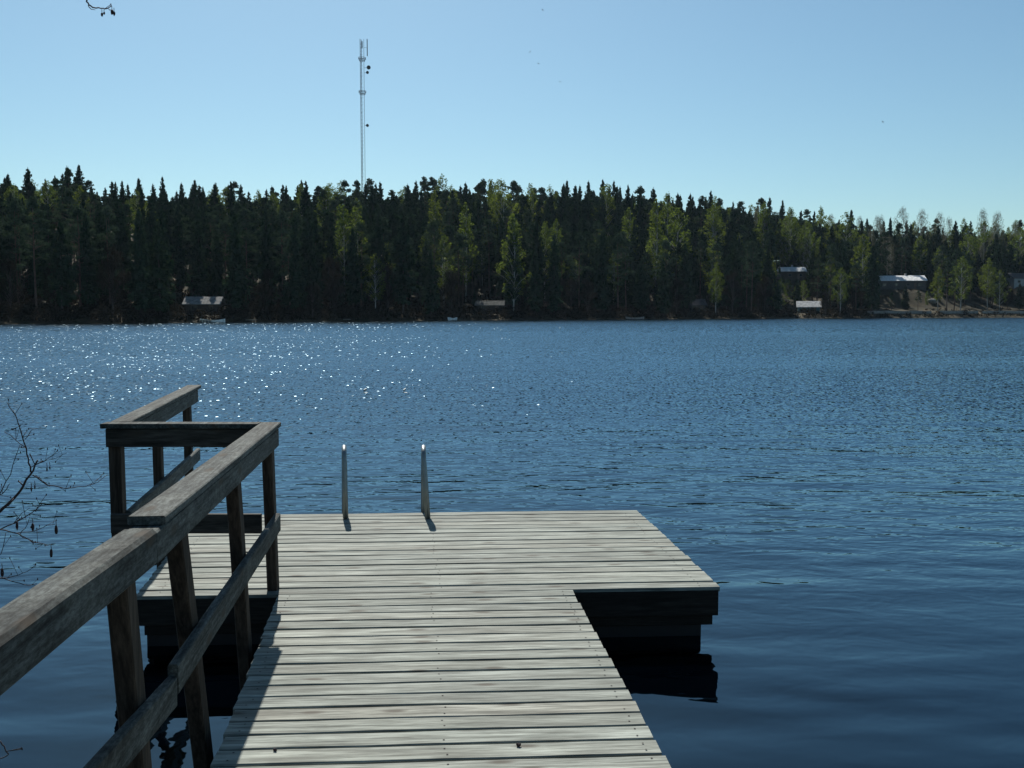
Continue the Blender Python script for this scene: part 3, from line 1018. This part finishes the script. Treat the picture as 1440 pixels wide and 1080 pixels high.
# stone retaining wall on the right shore
mb = MB()
prev = None
qs = random.Random(5)
for px in range(1219, 1520, 6):
    Y = shore_at(px) + 5.5
    p = at_px(px, Y)
    if prev is not None and not (1313 < px < 1325 or 1377 < px < 1384):
        z1 = 2.10 + qs.uniform(-.06, .06)
        mb.beam((prev.x + .02, prev.y, z1 - 1.0), (p.x - .02, p.y, z1 - 1.0), .5, 2.0, ch=.05, tone=qs.random())
    prev = p
tag(mb.build("stone_wall", M_STONE), "low pale stone retaining wall along the shore below the long white roof", "wall")
for px, dY, r_, lab, zz in ((1311, 30, 1.25, "big pale boulder on the bank right of the long white roof", 0),
                            (1166, 26, .9, "grey boulder on the slope between the two white roofs", 0),
                            (700, 20, 1.6, "wide grey rock on the slope behind the mossy shed", 0),
                            (681, 22, 1.3, "rounded grey rock on the slope up left of the mossy shed", 0)):
    Y = shore_at(px) + dY
    p = at_px(px, Y)
    z = float(terrain(p.x, Y))
    mb = MB()
    mb.blob((p.x, Y, z + r_ * .25), (r_ * 1.2, r_, r_ * .75), px, 14, 10, .12)
    tag(mb.build("boulder", M_STONE, origin=(p.x, Y, z)), lab, "boulder", "boulders on the far bank")

# ------------------------------------------------------------------ trees: one mesh set per variant
class Leaves:
    def __init__(self, seed):
        self.q = np.random.default_rng(seed)
        self.V, self.T, self.K = [], [], []

    def quads(self, c, u, v, tone):
        """c, u, v: (n,3) centres and half axes"""
        c, u, v = np.asarray(c), np.asarray(u), np.asarray(v)
        self.V.append(np.stack([c - u - v, c + u - v, c + u + v, c - u + v], 1).reshape(-1, 3))
        self.T.append(np.broadcast_to(tone, (len(c),)))

    def mesh(self, name, mat):
        V = np.concatenate(self.V)
        T = np.clip(np.concatenate(self.T), 0, 1)
        n = len(V) // 4
        me = bpy.data.meshes.new(name)
        me.vertices.add(len(V))
        me.vertices.foreach_set("co", V.ravel())
        me.loops.add(len(V))
        me.loops.foreach_set("vertex_index", np.arange(len(V)))
        me.polygons.add(n)
        me.polygons.foreach_set("loop_start", np.arange(0, len(V), 4))
        at = me.attributes.new("tone", 'FLOAT', 'FACE')
        at.data.foreach_set("value", T)
        me.materials.append(mat)
        me.update()
        me.validate()
        return me


def rvec(q, n):
    v = q.normal(size=(n, 3))
    return v / np.linalg.norm(v, axis=1, keepdims=True)


def trunk_mesh(name, mat, H, r, q, lean=.15, n=7, limbs=()):
    mb = MB()
    ph = q.uniform(0, 6.28)
    P_ = [(lean * math.sin(2.2 * s + ph) - lean * math.sin(ph), lean * math.cos(1.7 * s + ph) - lean * math.cos(ph), H * s - .6 * (s == 0)) for s in np.linspace(0, 1, 9)]
    mb.tube(P_, [r * (1 - .93 * s) + .01 for s in np.linspace(0, 1, 9)], n)
    for a, b2, rr_ in limbs:
        mid = (np.array(a) + np.array(b2)) / 2 + np.array((0, 0, .12 * np.linalg.norm(np.array(b2) - np.array(a))))
        mb.tube([a, mid, b2], [rr_, rr_ * .7, rr_ * .3], 5)
    return mb.mesh(name, mat)


def spruce(seed):
    L = Leaves(seed)
    q = L.q
    H, R = 20.0, q.uniform(2.5, 3.3)
    z = H * q.uniform(.06, .16)
    z0 = z
    gapp = q.uniform(.06, .16)
    C, U, V_, T = [], [], [], []
    while z < H - .25:
        s = (z - z0) / (H - z0)
        prof = (1 - s) ** q.uniform(.58, .78) * (0.55 + .45 * min(1, s / .18))
        for k in range(6 if s < .75 else 5):
            if q.random() < gapp: continue
            a = q.uniform(0, 2 * math.pi)
            ln_ = max(.22, R * prof * q.uniform(.62, 1.22))
            droop = -.55 + .95 * s + q.uniform(-.12, .12)
            d = np.array((math.cos(a), math.sin(a), droop))
            d /= np.linalg.norm(d)
            side = np.array((-math.sin(a), math.cos(a), 0))
            base = np.array((0, 0, z + q.uniform(-.15, .15)))
            nseg = 2 if ln_ < 1 else 3
            for j in range(nseg):
                f_ = (j + .62) / nseg
                c_ = base + d * ln_ * f_ + np.array((0, 0, .12 * ln_ * f_ * f_))
                w_ = (.18 + .25 * ln_ * (1 - f_ * .55)) * q.uniform(.7, 1.2) * .7
                C.append(c_)
                U.append(side * w_ + np.array((0, 0, q.uniform(-.1, .1) * w_)))
                V_.append(d * ln_ / nseg * .62)
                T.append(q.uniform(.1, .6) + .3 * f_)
                # hanging twigs
                C.append(c_ + np.array((0, 0, -.16)) + side * q.uniform(-.7, .7) * w_)
                hd = side * q.uniform(-1, 1) + d * q.uniform(-.4, 1)
                U.append(hd / (np.linalg.norm(hd) + 1e-6) * w_ * .8)
                V_.append(np.array((0, 0, -.24 - .14 * ln_ * q.random())))
                T.append(q.uniform(0, .5))
        z += .44 - .12 * s
    # leader
    for k in range(4):
        a = k * .8
        C.append(np.array((0, 0, H - .1)))
        U.append(np.array((math.cos(a), math.sin(a), 0)) * .05)
        V_.append(np.array((0, 0, .38)))
        T.append(.5)
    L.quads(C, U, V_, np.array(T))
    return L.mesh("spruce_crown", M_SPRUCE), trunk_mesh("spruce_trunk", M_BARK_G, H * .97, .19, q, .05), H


def clumps(L, cs, rs, per, size, flat=.6, tone=(.1, .9)):
    q = L.q
    for c_, r_ in zip(cs, rs):
        n = max(6, int(per * r_ * r_))
        p = rvec(q, n) * (q.random((n, 1)) ** .45) * np.array((r_, r_, r_ * flat))
        u = rvec(q, n)
        w_ = rvec(q, n)
        v = np.cross(u, w_)
        v /= np.linalg.norm(v, axis=1, keepdims=True) + 1e-6
        sz = size * q.uniform(.6, 1.4, (n, 1))
        L.quads(np.array(c_) + p, u * sz, v * sz * .6, np.clip(q.uniform(tone[0], tone[1], n) * .7 + .3 * q.uniform(tone[0], tone[1]), 0, 1))


def pine(seed):
    L = Leaves(seed)
    q = L.q
    H = 19.0
    cs, rs, limbs = [], [], []
    z0 = H * q.uniform(.30, .48)
    for k in range(30):
        s = q.random() ** .8
        z = z0 + (H - .5 - z0) * s
        a = q.uniform(0, 6.28)
        R = (0.35 + 2.1 * math.sin(math.pi * (.22 + .74 * s)) ** 1.2) * q.uniform(.4, 1.05) * (1.0 if s < .9 else .6)
        c_ = (R * math.cos(a), R * math.sin(a), z + R * .22)
        cs.append(c_)
        rs.append(q.uniform(.5, 1.0))
        limbs.append(((0, 0, z - .2), c_, .05))
    cs.append((0, 0, H - .2))
    rs.append(.7)
    clumps(L, cs, rs, 75, .17, .55)
    return L.mesh("pine_crown", M_PINE), trunk_mesh("pine_trunk", M_BARK_P, H * .97, .19, q, .2, 7, limbs), H


def birch(seed, slim=1.0, mat=None, per=85, size=.13, bare=False):
    L = Leaves(seed)
    q = L.q
    H = 17.0
    cs, rs, limbs = [], [], []
    z0 = H * q.uniform(.16, .3)
    nb_ = 46
    for k in range(nb_):
        s = (k + q.random()) / nb_
        z = z0 + (H - .6 - z0) * s
        a = k * 2.4 + q.uniform(-.5, .5)
        R = slim * 2.35 * (math.sin(math.pi * (.10 + .87 * s ** .85)) ** .8) * q.uniform(.35, 1.1)
        c_ = (R * math.cos(a), R * math.sin(a), z)
        cs.append(c_)
        rs.append(q.uniform(.5, .95) * (1 if s < .85 else .75))
        limbs.append(((0, 0, max(.5, z - .5 - R * .8)), c_, .035))
    cs.append((0, 0, H - .3))
    rs.append(.5)
    clumps(L, cs, rs, per, size, 1.15)
    if bare:
        n = 1500
        i = q.integers(0, len(cs), n)
        p = np.array(cs)[i] + rvec(q, n) * .7
        d = rvec(q, n) * np.array((.6, .6, .9)) + np.array((0, 0, .3))
        s_ = np.cross(d, rvec(q, n))
        s_ /= np.linalg.norm(s_, axis=1, keepdims=True)
        L.quads(p, s_ * .016, d * .4, q.uniform(0, .5, n))
    return L.mesh("birch_crown", mat or M_BIRCH), trunk_mesh("birch_trunk", M_BARK_B, H * .97, .12, q, .25, 6, limbs), H


def brushy(seed):
    L = Leaves(seed)
    q = L.q
    H = 12.0
    cs, rs, limbs = [], [], []
    for k in range(26):
        s = q.random()
        z = H * (.25 + .72 * s)
        a = q.uniform(0, 6.28)
        R = 2.2 * math.sin(math.pi * (.15 + .75 * s)) * q.uniform(.3, 1)
        c_ = (R * math.cos(a), R * math.sin(a), z)
        cs.append(c_)
        rs.append(q.uniform(.6, 1.0))
        limbs.append(((0, 0, z * .55), c_, .05))
    n = 2200
    i = q.integers(0, len(cs), n)
    p = np.array(cs)[i] + rvec(q, n) * .8
    d = rvec(q, n) * np.array((.6, .6, .9)) + np.array((0, 0, .5))
    s_ = np.cross(d, rvec(q, n))
    s_ /= np.linalg.norm(s_, axis=1, keepdims=True)
    L.quads(p, s_ * .022, d * .42, q.uniform(0, .8, n))
    clumps(L, cs, rs, 14, .1, 1, (.4, 1))
    return L.mesh("alder_crown", M_BRUSH), trunk_mesh("alder_trunk", M_BARK_G, H * .9, .12, q, .4, 6, limbs), H


VAR = {
    'spruce': [spruce(s) for s in range(1, 8)],
    'pine': [pine(s) for s in range(11, 16)],
    'birch': [birch(21, 1.0), birch(22, 1.25), birch(23, 1.45), birch(24, .8), birch(25, 1.2)],
    'bare_birch': [birch(31, .95, M_BARE, 16, .09, True), birch(32, .75, M_BARE, 20, .09, True), birch(33, 1.1, M_BARE, 14, .09, True)],
    'alder': [brushy(41), brushy(42), brushy(43)],
}
SKX = [-80, 0, 60, 108, 140, 250, 400, 480, 560, 625, 720, 800, 860, 960, 1060, 1150, 1205, 1250, 1300, 1350, 1440, 1520]
SKYY = [245, 248, 255, 243, 262, 262, 268, 260, 262, 256, 262, 262, 264, 275, 285, 300, 306, 318, 314, 316, 318, 318]
qt = random.Random(2024)
TREES = []                          # (kind, px, Y, top row or None, height, special label)


def tree_h(px, Y, top):
    p = at_px(px, Y, py=top)
    return p.z - float(terrain(p.x, Y))


SPECIAL = [
    ('spruce', 46, 236, 78, "slim spruce on the skyline at far left, standing a little above its neighbours"),
    ('spruce', 102, 234, 80, "left one of the two tallest spruces on the left skyline"),
    ('spruce', 117, 232, 84, "right one of the two tallest spruces on the left skyline"),
    ('spruce', 233, 248, 90, "sharp lone-topped spruce on the skyline above the grey roofed cabin"),
    ('birch', 24, 258, 50, "yellow green birch top near the left edge among dark spruces"),
    ('birch', 72, 254, 66, "pale green birch left of the twin tall spruces"),
    ('birch', 118, 262, 60, "small pale birch crown just under the twin tall spruces"),
    ('birch', 322, 262, 70, "broad yellow green birch crown halfway between cabin roof and mast"),
    ('birch', 386, 271, 80, "rounded pale birch crown on the skyline left of the mast"),
    ('birch', 461, 262, 66, "pale birch just left of the mast, below the skyline"),
    ('birch', 484, 287, 22, "left one of the bright yellow green birch pair under the mast"),
    ('birch', 502, 290, 24, "right one of the bright yellow green birch pair under the mast"),
    ('birch', 528, 356, 6, "dim olive birch low on the shore right of the mast"),
    ('birch', 612, 268, 60, "pale birch on the skyline halfway between mast and tallest birch"),
    ('birch', 655, 285, 30, "olive birch left of the tallest shore birch"),
    ('birch', 706, 252, 62, "wide pale birch crown reaching the skyline above the mossy shed"),
    ('birch', 722, 300, 6, "tallest slim birch running from mid forest down to the shore beside the mossy shed"),
    ('birch', 766, 312, 26, "dim green birch right of the tallest shore birch"),
    ('birch', 782, 308, 30, "bright green birch, second to the right of the tallest shore birch"),
    ('birch', 851, 258, 84, "pale birch crown breaking the skyline right of centre"),
    ('birch', 883, 292, 46, "small round bright birch crown right of centre below the skyline"),
    ('birch', 921, 280, 26, "slim bright green birch column right of centre"),
    ('birch', 952, 290, 36, "pale green birch beside the slim bright birch column"),
    ('birch', 1072, 284, 80, "tall pale birch on the skyline left of the upper white roof"),
    ('birch', 1108, 292, 72, "yellow green birch behind the upper white roof"),
    ('birch', 1136, 312, 66, "brightest green birch right above the upper white roof"),
    ('birch', 1212, 328, 30, "broad green birch standing between the two white roofs"),
    ('birch', 1000, 288, 66, "pale birch on the slope left of the white roofs"),
    ('spruce', 1249, 305, 90, "dark pointed spruce on the skyline above the long white roof"),
    ('bare_birch', 1266, 291, 92, "thin nearly bare birch sticking up just right of the pointed spruce"),
    ('bare_birch', 1293, 295, 88, "widest nearly bare birch crown on the skyline above the long white roof"),
    ('bare_birch', 1318, 298, 92, "bare grey birch crown right of the widest bare birch"),
    ('bare_birch', 1378, 294, 90, "thin bare birch poking above the skyline near the right edge"),
    ('bare_birch', 1398, 298, 94, "second bare birch poking above the skyline near the right edge"),
    ('birch', 1358, 316, 70, "green birch under the bare birches near the right edge"),
    ('spruce', 1340, 310, 84, "dark spruce between the bare birch groups on the right skyline"),
    ('birch', 1430, 322, 62, "green birch touching the right edge of the view"),
    ('birch', 1292, 330, 66, "green birch right behind the long white roof"),
]
for kind, px, top, d, lab in SPECIAL:
    Y = shore_at(px) + d
    TREES.append((kind, px, Y, d, tree_h(px, Y, top), lab))
CLEAR = [(h[3] - 5, h[4] + 5, h[5] + 5, h[7]) for h in HOUSES]
rows = [5, 11, 18, 26, 35, 45, 56, 68, 81, 95, 109, 123]
for ri, d0 in enumerate(rows):
    px = -70 + qt.uniform(0, 15)
    while px < 1510:
        Yb = shore_at(px)
        d = d0 + qt.uniform(-3.5, 3.5)
        Y = Yb + d
        right = px > 1060
        u = qt.random()
        if px < 450: pb, pp, pa = .06, .30, .06
        elif px < 1060: pb, pp, pa = .15, .26, .05
        else: pb, pp, pa = .34, .18, .18
        if d < 14: pa += .22
        kind = 'birch' if u < pb else 'pine' if u < pb + pp else 'alder' if u < pb + pp + pa and d < 60 else 'spruce'
        if right and d > 60 and kind == 'birch' and qt.random() < .45: kind = 'bare_birch'
        skyl = float(np.interp(px, SKX, SKYY))
        h = {'spruce': qt.uniform(13, 22), 'pine': qt.uniform(14, 20), 'birch': qt.uniform(11, 18), 'bare_birch': qt.uniform(13, 19), 'alder': qt.uniform(6, 12)}[kind]
        if d0 >= 68:
            want = tree_h(px, Y, skyl + qt.choice((-9, -4, 0, 4, 8, 12, 16)) + qt.uniform(-3, 3))
            if d0 >= 81: h = min(max(want, 9), 26)
            else: h = min(h, max(9, want))
        else:
            h = min(h, tree_h(px, Y, skyl + 12 + qt.uniform(0, 22)))
        ok = h > 5
        for a, b2, ey, hd in CLEAR:
            if a < px < b2 and d < hd + 10:
                if d > hd - 2: ok = False
                h2 = tree_h(px, Y, ey + 1 + qt.uniform(0, 12))
                if h > h2: h = h2
                if h < 4: ok = False
        if 1236 < px < 1445 and d < 40 and qt.random() < .72: ok = False
        if 660 < px < 716 and d < 30 and qt.random() < .7: ok = False
        if ok: TREES.append((kind, px, Y, d, h, None))
        px += FPX * qt.uniform(3.2, 6.2) / Y * (1.0 if d0 < 90 else .8)

# trees of which next to nothing shows through the front rows: they join the deep wood
HIDDEN = {38, 39, 77, 78, 79, 80, 117, 118, 119, 120, 121, 128, 146, 164, 165, 166, 167, 168, 169, 203, 205, 206, 218, 219, 220, 221, 222, 223, 236, 239, 246, 260, 266,
272, 273, 274, 280, 296, 301, 303, 314, 315, 321, 324, 331, 332, 333, 334, 335, 338, 342, 343, 353, 354, 359, 369, 371, 372, 374, 375, 377, 378, 392, 393, 394, 395, 396,
397, 398, 426, 427, 433, 435, 439, 441, 446, 447, 456, 460, 461, 462, 463, 464, 465, 466, 467, 468, 472, 477, 480, 532, 534, 535, 536, 537, 538, 539, 540, 541, 543, 544,
547, 548, 551, 554, 560, 571, 574, 580, 602, 605, 617, 622, 630, 631, 632, 633, 634, 635, 636, 637, 638, 639, 640, 641, 642, 643, 646, 649, 651, 654, 655, 660, 665, 667,
677, 678, 685, 690, 691, 693, 695, 697, 704, 705, 708, 712, 713, 715, 716, 718, 719, 721, 722, 723, 725, 726, 729, 731, 732, 733, 734, 735, 736, 737, 738, 739, 740, 741,
742, 743, 746, 747, 748, 750, 753, 754, 755, 760, 761, 763, 765, 766, 767, 768, 769, 770, 771, 773, 776, 777, 778, 781, 782, 783, 785, 786, 787, 788, 790, 793, 794, 795,
796, 798, 799, 800, 801, 803, 804, 805, 806, 807, 808, 810, 811, 812, 814, 815, 816, 821, 822, 823, 824, 825, 826, 828, 831, 832, 833, 834, 836, 837, 838, 839, 840, 841,
842}
ZONES = [(-999, 245, "left of the grey roofed cabin"), (245, 322, "straight behind the grey roofed cabin"), (322, 480, "between grey roofed cabin and mast"),
         (480, 545, "right below the mast"), (545, 690, "between mast and tallest birch"), (690, 760, "around the tallest birch"), (760, 860, "just right of the tallest birch"),
         (860, 960, "left of the tiny hut"), (960, 1082, "between tiny hut and white roofs"), (1082, 1140, "around the upper white roof"), (1140, 1230, "between the two white roofs"),
         (1230, 1308, "around the long white roof"), (1308, 1380, "right of the long white roof"), (1380, 1999, "by the right edge")]
KN = {'spruce': ("spruce", "dark spruce"), 'pine': ("pine", "bushy pine"), 'birch': ("birch", "light green birch"), 'bare_birch': ("birch", "nearly bare birch"), 'alder': ("alder", "brown twiggy alder")}
ORD = ["first", "second", "third", "fourth", "fifth", "sixth", "seventh", "eighth", "ninth", "tenth", "eleventh", "twelfth", "thirteenth", "fourteenth", "fifteenth", "sixteenth",
       "seventeenth", "eighteenth", "nineteenth", "twentieth"]
ORD += [t_ + " " + o_ for t_ in ("twenty", "thirty", "forty", "fifty") for o_ in ORD[:9]]
bucket = {}
for i, (kind, px, Y, d, h, lab) in enumerate(TREES):
    if lab or i in HIDDEN: continue
    row = "at the waterline" if d < 15 else "on the slope" if d < 64 else "on the skyline"
    zone = next(z for a, b2, z in ZONES if a <= px < b2)
    bucket.setdefault((kind, row, zone), []).append((px, i))
LAB = {}
for (kind, row, zone), lst in bucket.items():
    lst.sort()
    for k, (px, i) in enumerate(lst):
        pre = "only " if len(lst) == 1 else (ORD[k] + " ")
        post_ = "" if len(lst) == 1 else " from the left"
        LAB[i] = pre + KN[kind][1] + post_ + " " + row + " " + zone
GRP = {'spruce': "spruces of the forest across the lake", 'pine': "pines of the forest across the lake", 'birch': "green birches of the far shore", 'bare_birch': "bare birches of the far shore", 'alder': "leafless alders of the far shore"}
protoC, protoT = {}, {}
wood_far = Leaves(99)
for i, (kind, px, Y, d, h, lab) in enumerate(TREES):
    vs_k = VAR[kind]
    cm, tm, H0 = vs_k[(i * 7 + int(px)) % len(vs_k)]
    p = at_px(px, Y)
    z = float(terrain(p.x, Y))
    sc = h / H0
    qz = random.Random(i)
    wide = (0.75 + .25 / max(.4, sc)) * qz.uniform(.92, 1.24)
    if i in HIDDEN:
        co_ = np.empty(len(cm.vertices) * 3)
        cm.vertices.foreach_get("co", co_)
        co_ = co_.reshape(-1, 3)
        a = qz.uniform(0, 6.28)
        Rm = np.array(((math.cos(a), -math.sin(a), 0), (math.sin(a), math.cos(a), 0), (0, 0, 1)))
        wood_far.V.append((co_ * np.array((sc * wide, sc * wide, sc))) @ Rm.T + np.array((p.x, Y, z)))
        tn = np.empty(len(cm.polygons))
        cm.attributes["tone"].data.foreach_get("value", tn)
        wood_far.T.append(tn)
        continue
    nm_ = {'spruce': "spruce_tree", 'pine': "pine_tree", 'birch': "birch_tree", 'bare_birch': "birch_tree", 'alder': "alder_tree"}[kind]
    e = empty(nm_, (p.x, Y, z - .1), lab or LAB[i], "tree", GRP[kind], qz.uniform(0, 6.28))
    e.scale = (sc * wide, sc * wide, sc)
    for part, me in (("crown", cm), ("trunk", tm)):
        store = protoC if part == "crown" else protoT
        if me.name in store:
            o = store[me.name].copy()
        else:
            o = bpy.data.objects.new(part, me)
            store[me.name] = o
        o.name = part
        COL.objects.link(o)
        o.parent = e
qd = random.Random(5)
for d0 in (17, 27, 40, 62, 84, 96, 104, 112, 118, 126, 134):
    px = -90
    while px < 1530:
        Y = shore_at(px) + d0 + qd.uniform(-6, 6)
        skyl = float(np.interp(px, SKX, SKYY))
        h = min(tree_h(px, Y, skyl + (10 if d0 > 80 else 26) + qd.uniform(0, 14)), qd.uniform(4, 8) if d0 < 35 else 17 if d0 < 80 else 24)
        ok = h > 3.9 and not any(a - 4 < px < b2 + 4 and d0 < hd + 14 for a, b2, ey, hd in CLEAR) and not (px > 1225 and d0 < 55)
        if ok:
            cm, tm, H0 = VAR['spruce' if qd.random() < .7 else 'pine'][qd.randint(0, 4)]
            co_ = np.empty(len(cm.vertices) * 3)
            cm.vertices.foreach_get("co", co_)
            sc = h / H0
            p = at_px(px, Y)
            wood_far.V.append(co_.reshape(-1, 3) * np.array((sc * 1.35, sc * 1.35, sc)) + np.array((p.x, Y, float(terrain(p.x, Y)))))
            tn = np.empty(len(cm.polygons))
            cm.attributes["tone"].data.foreach_get("value", tn)
            wood_far.T.append(tn)
        px += FPX * qd.uniform(3.0, 5.0) / Y
if wood_far.V:
    o = bpy.data.objects.new("deep_wood", wood_far.mesh("deep_wood", M_SPRUCE))
    COL.objects.link(o)
    tag(o, "dark mass of trees deep inside the forest behind the front rows", kind='stuff')

# undergrowth along the far waterline and between the trunks
U = Leaves(77)
q = U.q
cs, rs = [], []
for px in np.arange(-80, 1520, 2.6):
    Yb = shore_at(px)
    for d in (1.0 + q.uniform(-.5, 2), 5 + q.uniform(-2, 3), 14 + q.uniform(-5, 6), 28 + q.uniform(-8, 8)):
        if px > 1225 and (d > 3.5) and q.random() < .7: continue
        if d < 3 and q.random() < .25: continue
        if d > 3 and q.random() < .6 and any(a + 3 < px < b2 - 3 and d < hd for a, b2, ey, hd in CLEAR): continue
        p = at_px(px, Yb + d)
        r_ = q.uniform(.5, 1.3) if px < 1225 else q.uniform(.35, .8)
        cs.append((p.x, Yb + d, float(terrain(p.x, Yb + d)) + r_ * .5))
        rs.append(r_)
clumps(U, cs, rs, 48, .17, 1.0)
o = bpy.data.objects.new("undergrowth", U.mesh("undergrowth", M_BRUSH))
COL.objects.link(o)
tag(o, "dark brown undergrowth along the far waterline", kind='stuff')

# ------------------------------------------------------------------ birds
M_BIRD = plain("bird_dark", (0.03, 0.03, 0.035), .8)
for px, py, a, lab in ((763, 14, .25, "dark bird high up at the top edge, right of the mast"), (745.5, 73, -.7, "small bird, left one of the close pair in the sky"),
                       (757, 89.5, .1, "small bird, right one of the close pair in the sky"), (787.5, 115, .0, "lowest small bird in the sky right of the mast"),
                       (1241.5, 171.5, .3, "lone tiny bird above the bare birches on the right")):
    p = at_px(px, 170, py=py)
    mb = MB()
    mb.blob((0, 0, 0), (.10, .24, .09), px, 8, 6, .05)
    for s in (-1, 1):
        mb.add([(0, -.1, .03), (0, .1, .03), (s * .3, .06, .14), (s * .3, -.12, .14), (s * .55, .0, .06)], [(0, 1, 2, 3), (3, 2, 4)])
    o = mb.build("bird", M_BIRD)
    o.scale = (.62, .62, .62)
    o.location = p
    o.rotation_euler = (.1, a, .4 + a)
    tag(o, lab, "bird", "birds in the sky")

# ------------------------------------------------------------------ thin blue air over the lake
hz = bpy.data.materials.new("air")
hz.use_nodes = True
t = hz.node_tree
t.nodes.clear()
pv = t.nodes.new("ShaderNodeVolumePrincipled")
pv.inputs["Color"].default_value = (0.56, 0.77, 1.0, 1)
pv.inputs["Density"].default_value = 0.000036
pv.inputs["Anisotropy"].default_value = 0.3
ho = t.nodes.new("ShaderNodeOutputMaterial")
t.links.new(pv.outputs[0], ho.inputs["Volume"])
mb = MB()
mb.box((-2600, -1600, -4), (2600, 3100, 135))
tag(mb.build("haze", hz), "thin blue haze in front of the far forest", kind='stuff')
